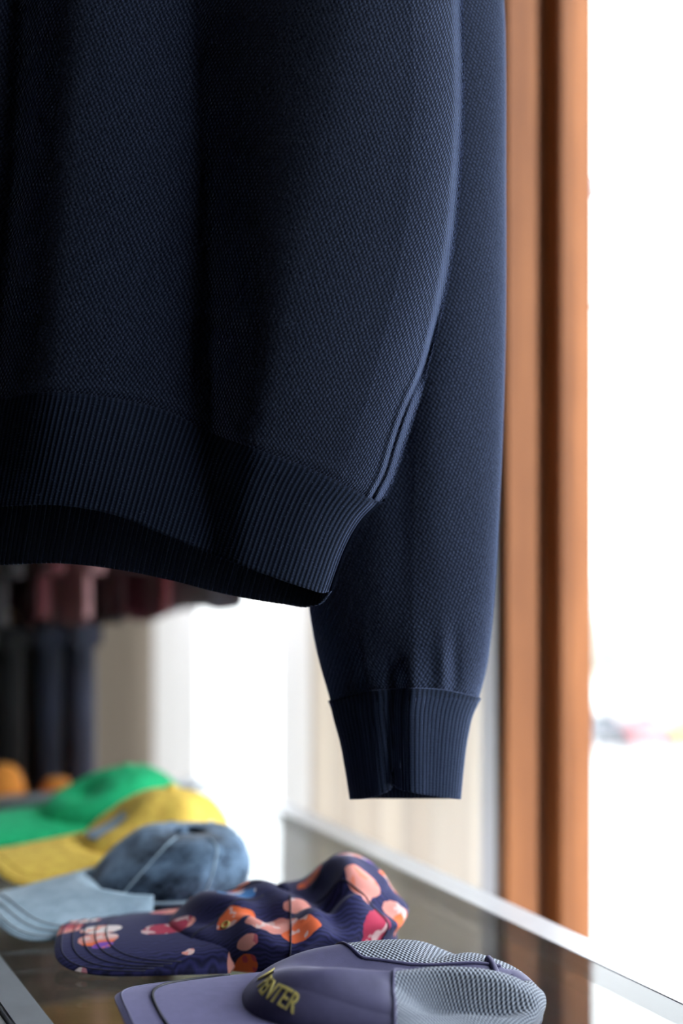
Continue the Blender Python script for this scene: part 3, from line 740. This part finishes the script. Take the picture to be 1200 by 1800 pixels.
# --- floral cap
def def2(x, y, z, a, v):
    top = z/.06
    z = z*(1-.30*smooth01((x+.03)/.03))*(1-.34*G(x,y,-.022,.0,.014,.08,.15)) + .018*G(x,y,-.055,-.025,.022,.05)*top - .010*G(x,y,-.05,.035,.06,.008,.1)*top - .006*G(x,y,.03,.04,.05,.01,-.3)*top
    z = z + .004*np.sin(x*130+y*60)*top*(v>.0) + .004*G(x,y,.03,0,.03,.03)*top
    w_ = .005*np.sin(a*4+2)*np.sin(v*PI)+.004*np.sin(v*19+a)*smooth01((.03-x)/.05)*(1-v); return x+w_*np.cos(a)-.004*top, y+w_*np.sin(a), z
fl = floral()
c2 = Cap('dark navy cap printed all over with orange, pink, white and crimson shapes', (-.047,1.165), (-.995,-.10), .093, .078, .058, .5, .85, def2, bl=.090, bw=.072, bz=(.018,.012,.012))
c2.crown(fl); c2.button(fl)
c2.bill(fl, .004, tuple((q,.0005,dk_th,'stitching_row') for q in (.95,.86,.77,.68,.59)))
c2.eyelet(.7,.5,gold); c2.eyelet(-.7,.5,gold)
for k in range(6): c2.line('panel_seam', [(k*PI/3+.5,.03),(k*PI/3+.5,.95)], .0006, dk_th)
# --- denim cap
def def3(x, y, z, a, v):
    top = z/.07; z = z*(1+.0*x) - .004*np.sin(a*3+1)*top*np.sin(v*PI) - .008*G(x,y,.06,.03,.03,.02,.6)*top - .005*G(x,y,.02,.06,.05,.012,.2)*top
    w_ = .004*np.sin(a*6)*np.sin(v*PI)*(1-v); return x+w_*np.cos(a)-.015*top, y+w_*np.sin(a), z
dn = denim('washed_denim', (.007,.014,.030), (.19,.30,.45)); dn2 = denim('pale_denim', (.27,.38,.48), (.42,.55,.66))
c3 = Cap('washed blue denim cap with a pale bill, between the floral and the yellow caps', (-.168,1.298), (-.86,-.51), .075, .074, .058, .26, .75, def3, bl=.085, bw=.078, bz=(.022,.012,.014), sf=.045)
c3.crown(dn); c3.button(dn); c3.bill(dn2, .004, tuple((q,.0006,mat('thread',(.4,.45,.5),.7),'stitching_row') for q in (.94,.84,.74)))
c3.line('sweatband', [(x,.10) for x in np.linspace(0,2*PI*.999,80)], .0022, dn2, .001)
for k in range(6): c3.line('panel_seam', [(k*PI/3+.5,.03),(k*PI/3+.5,.95)], .0008, dn2)
# --- yellow cap
def def4(x, y, z, a, v):
    top = z/.06; z = z - .012*G(x,y,.045,-.01,.02,.05,.2)*top + .006*G(x,y,-.01,0,.04,.05)*top
    w_ = .004*np.sin(a*5)*np.sin(v*PI); return x+w_*np.cos(a)-.02*top, y+w_*np.sin(a), z
ye = fabric('yellow_cotton', (1.0,.60,.11), 900, .0002, .15)
c4 = Cap('bright yellow cap with a grey-blue front patch, behind the denim cap', (-.205,1.445), (-.88,-.47), .080, .074, .062, .7, .9, def4, bl=.075, bw=.078, bz=(.02,.014,.010), sf=.03)
c4.crown(ye); c4.button(ye); c4.bill(ye, .004, tuple((q,.0005,ye,'stitching_row') for q in (.94,.8)))
P = np.array([[c4.pt(np.array([a]), np.array([v]))[0]*1.0+np.array([.002,0,.001]) for a in np.linspace(-.32,.32,14)] for v in np.linspace(.30,.62,10)])
setp(gridobj('front_patch', P, fabric('patch_cloth', (.26,.34,.44), 900), c4.root, uv=P[...,1:3]), 'grey-blue patch')
# --- green cap
def def5(x, y, z, a, v):
    top = z/.06; z = z - .02*G(x,y,.035,.01,.018,.03,.2)*top + .004*G(x,y,-.03,0,.03,.05)*top; return x-.01*top, y, z
gr = fabric('green_cotton', (.02,.60,.24), 900, .0002, .2)
c5 = Cap('bright green cap with a slumped front, farthest of the row on the counter', (-.265,1.60), (-.93,-.37), .085, .076, .060, .65, .85, def5, bl=.105, bw=.078, bz=(.016,.012,.008), sf=.03)
c5.crown(gr); c5.button(gr); c5.bill(gr, .004, tuple((q,.0005,gr,'stitching_row') for q in (.94,.8)))
for k in range(6): c5.line('panel_seam', [(k*PI/3+.5,.03),(k*PI/3+.5,.95)], .0006, gr)

# ------------------------------------------------------------------ clothes rack behind
RT = 2.08
rack = thing('clothes_rack', 'dark metal two-tier clothes rack in the blurred left background', 'clothes rack', NT(.3,RT,ZF), WANG)
tubeobj('upper_rail', [(-1.0,0,1.86),(.52,0,1.86)], .012, M['dark'], rack, 10)
tubeobj('lower_rail', [(-1.0,0,1.185),(.28,0,1.185)], .010, M['dark'], rack, 10)
for n_ in (-1.0,):
    tubeobj('upright', [(n_,0,.02),(n_,0,1.86)], .013, M['dark'], rack, 10)
    tubeobj('foot', [(n_,-.22,.015),(n_,.22,.015)], .015, M['dark'], rack, 10)
for n_ in (.46,): tubeobj('ceiling_rod', [(n_,0,1.86),(n_,0,ZC-ZF)], .008, M['dark'], rack, 8)
for n_ in (-.5,.27): tubeobj('rail_bracket', [(n_,0,1.185),(n_,0,1.86)], .004, M['dark'], rack, 8)
def shirt(label, n_, ztop, zbot, m_, seed, th=.017, wid=.21, cat='shirt'):
    g = np.random.default_rng(seed); r = thing('hanging_'+cat, label, cat, NT(n_,RT,ztop), WANG)
    nr, nc = 40, 96; a = np.linspace(0,2*PI,nc,endpoint=False); P = np.zeros((nr,nc,3)); ph = g.uniform(0,6,4)
    for i in range(nr):
        s = i/(nr-1); hw = wid*(.28+.72*smooth01(s*6)) if s<.17 else wid*(1+.03*math.sin(s*7+ph[0]))
        tt = th*(.5+.5*smooth01(s*8))
        y = hw*np.cos(a); x = tt*np.sign(np.sin(a))*np.abs(np.sin(a))**.7 + .004*s*np.sin(a*5+ph[1]) + .004*s*np.sin(9*y*6+ph[2]+2*s)
        zb = zbot + .02*np.cos(2*a)*0 + .025*(np.abs(np.cos(a))**2) + .004*np.sin(a*4+ph[3])
        P[i,:,0]=x; P[i,:,1]=y; P[i,:,2] = (ztop-.02-ztop) + (zb-ztop)*s - .05*(np.abs(y)/wid)*(1-s)
    o = gridobj('shirt_body', P, m_, r, wrap=True); md = o.modifiers.new('t','SOLIDIFY'); md.thickness=.0015
    for sg in (-1,1):
        pts = [(0,sg*wid*.78,-.07),(.004,sg*(wid+.015),-.2),(.006,sg*(wid+.02),-.4),(.004,sg*(wid+.015),(zbot-ztop)*.9)]
        tubeobj('shirt_sleeve', pts, [.016,.022,.021,.017], m_, r, 12)
    tubeobj('hanger', [(0,-.17,-.06),(0,0,-.018),(0,.17,-.06)], .005, M['palewood'], r, 8)
    tubeobj('hanger_hook', [(0,0,-.018),(0,0,.03),(.008,0,.042),(.018,0,.045),(.024,0,.036)], .0015, M['alu'], r, 6)
    return r
def cl(name, c): return plain(name, c, .3, 14, .9, sheen=.25)
zt = ZF+1.86-.045
mr = [cl('maroon_cloth',(.13,.028,.038)), cl('dark_maroon_cloth',(.05,.018,.024)), cl('dusty_rose_cloth',(.48,.25,.28)), cl('wine_cloth',(.18,.03,.045)), cl('charcoal_cloth',(.035,.03,.036)), cl('lilac_grey_cloth',(.36,.34,.40)), cl('mid_grey_cloth',(.2,.19,.21))]
sp = [('pale lilac-grey shirt at the window end of the clothes rack', .755, 5, -0.130), ('mid-grey shirt second from the window end of the rack', .700, 6, -0.130),
      ('wine-red shirt just left of the grey shirts on the rack', .640, 3, -0.142), ('nearly black maroon shirt between the wine-red and the rose shirts', .580, 1, -0.148),
      ('dusty rose shirt, palest of the reddish ones on the rack', .525, 2, -0.148), ('maroon shirt directly left of the dusty rose one', .470, 0, -0.148),
      ('charcoal shirt in the middle of the maroon shirts', .415, 4, -0.152), ('deep wine shirt above the black trousers, right of centre', .360, 3, -0.152),
      ('dark maroon shirt above the black trousers at the left frame edge', .300, 1, -0.152), ('maroon shirt farthest left in view on the upper rail', .240, 0, -0.152)]
for i, (lb, n_, mi, zb) in enumerate(sp): shirt(lb, n_, zt, zb, mr[mi], 20+i)
def trousers(label, n_, z0, z1, m_, seed, th=.022, wid=.15):
    g = np.random.default_rng(seed); r = thing('trousers', label, 'trousers', NT(n_,RT,z0), WANG); ph = g.uniform(0,6,3)
    for sg in (-1,1):
        nr, nc = 26, 48; a = np.linspace(0,2*PI,nc,endpoint=False); P = np.zeros((nr,nc,3))
        for i in range(nr):
            s = i/(nr-1); hw = wid*(.5-.06*s); P[i,:,1] = sg*(wid*.5)*.98+hw*np.cos(a)*.97
            P[i,:,0] = th*np.sign(np.sin(a))*np.abs(np.sin(a))**.7 + .002*np.sin(a*3+ph[0]+s*2); P[i,:,2] = (z1-z0)*s-.02+.003*np.cos(a)
        o = gridobj('trouser_leg', P, m_, r, wrap=True)
        bm = bmesh.new(); bm.from_mesh(o.data); bmesh.ops.holes_fill(bm, edges=bm.edges, sides=0); bm.to_mesh(o.data); bm.free()
    bm = bmesh.new(); bx(bm, (-th*.95,-wid*1.02,-.03), (th*.95,wid*1.02,.004), .006); bmobj('waistband', bm, m_, r)
    bm = bmesh.new(); bx(bm, (-.012,-wid*.8,.0), (.012,wid*.8,.022), .004); bmobj('clamp_hanger', bm, M['palewood'], r)
    tubeobj('hanger_hook', [(0,0,.02),(0,0,.035),(.006,0,.043),(.014,0,.043),(.018,0,.036)], .0015, M['alu'], r, 6)
zl = ZF+1.185-.045
tr = [cl('black_cloth',(.006,.007,.009)), cl('ink_denim',(.012,.018,.04)), cl('slate_denim',(.07,.08,.13)), cl('grey_marl',(.24,.23,.24)), cl('black_twill',(.009,.011,.013))]
for i, (lb, n_, mi, zb) in enumerate([('slate blue-grey trousers at the window end of the lower rail', .545, 2, -.385), ('ink-blue jeans beside the slate trousers on the lower rail', .495, 1, -.375),
        ('matt black trousers, third from the window end of the lower rail', .445, 0, -.365), ('longer grey marl trousers showing pale below the black ones', .395, 3, -.405),
        ('black twill trousers near the left frame edge', .345, 4, -.37), ('black trousers farthest left on the lower rail', .29, 0, -.39)]):
    trousers(lb, n_, zl, zb, tr[mi], 50+i)
# low bench with shoes/boxes under the rack
bench = thing('low_bench', 'grey-brown low bench standing under the clothes rack', 'bench', NT(.1,2.05,ZF), WANG)
bm = bmesh.new(); bx(bm, (-.75,-.23,.84), (.50,.22,.865), .004); bmobj('bench_top', bm, plain('greyed_board',(.20,.17,.15),.2,8,.6), bench)
for n_ in (-.7,.45):
    for t_ in (-.19,.18):
        bm = bmesh.new(); bx(bm, (n_-.02,t_-.02,0), (n_+.02,t_+.02,.84), .003); bmobj('leg', bm, M['dark'], bench)
# orange knitted beanies on the bench
ork = fabric('orange_knit', (.85,.30,.05), 300, .001, .3)
def pouch(label, n_, t_, z, r0, h):
    r = thing('pouch', label, 'pouch', NT(n_,t_,z), WANG)
    nv, na = 30, 72; P = np.zeros((nv,na,3)); a = np.linspace(0,2*PI,na,endpoint=False)
    for i in range(nv):
        s = i/(nv-1); rr = r0*(math.cos(s*PI/2)**.5 if s<1 else 0)*(1+.012*np.cos(a*24)); P[i,:,0]=rr*np.cos(a); P[i,:,1]=rr*np.sin(a); P[i,:,2]=.004+h*math.sin(s*PI/2)
    gridobj('pouch_body', P, ork, r, wrap=True, uv=P[...,:2])
    P = np.zeros((9,na,3))
    for i in range(9):
        t = i/8*2*PI; rr = r0*1.02+.006*math.cos(t)+.001*np.cos(a*36); P[i,:,0]=rr*np.cos(a); P[i,:,1]=rr*np.sin(a); P[i,:,2]=.022+.02*math.sin(t)
    gridobj('ribbed_collar', P, ork, r, wrap=True, uv=P[...,:2])
pouch('larger round orange knitted pouch at the left frame edge behind the green cap', .408, 1.87, ZF+.866, .040, .100)
pouch('smaller round orange knitted pouch just right of the larger one', .482, 1.86, ZF+.866, .027, .078)
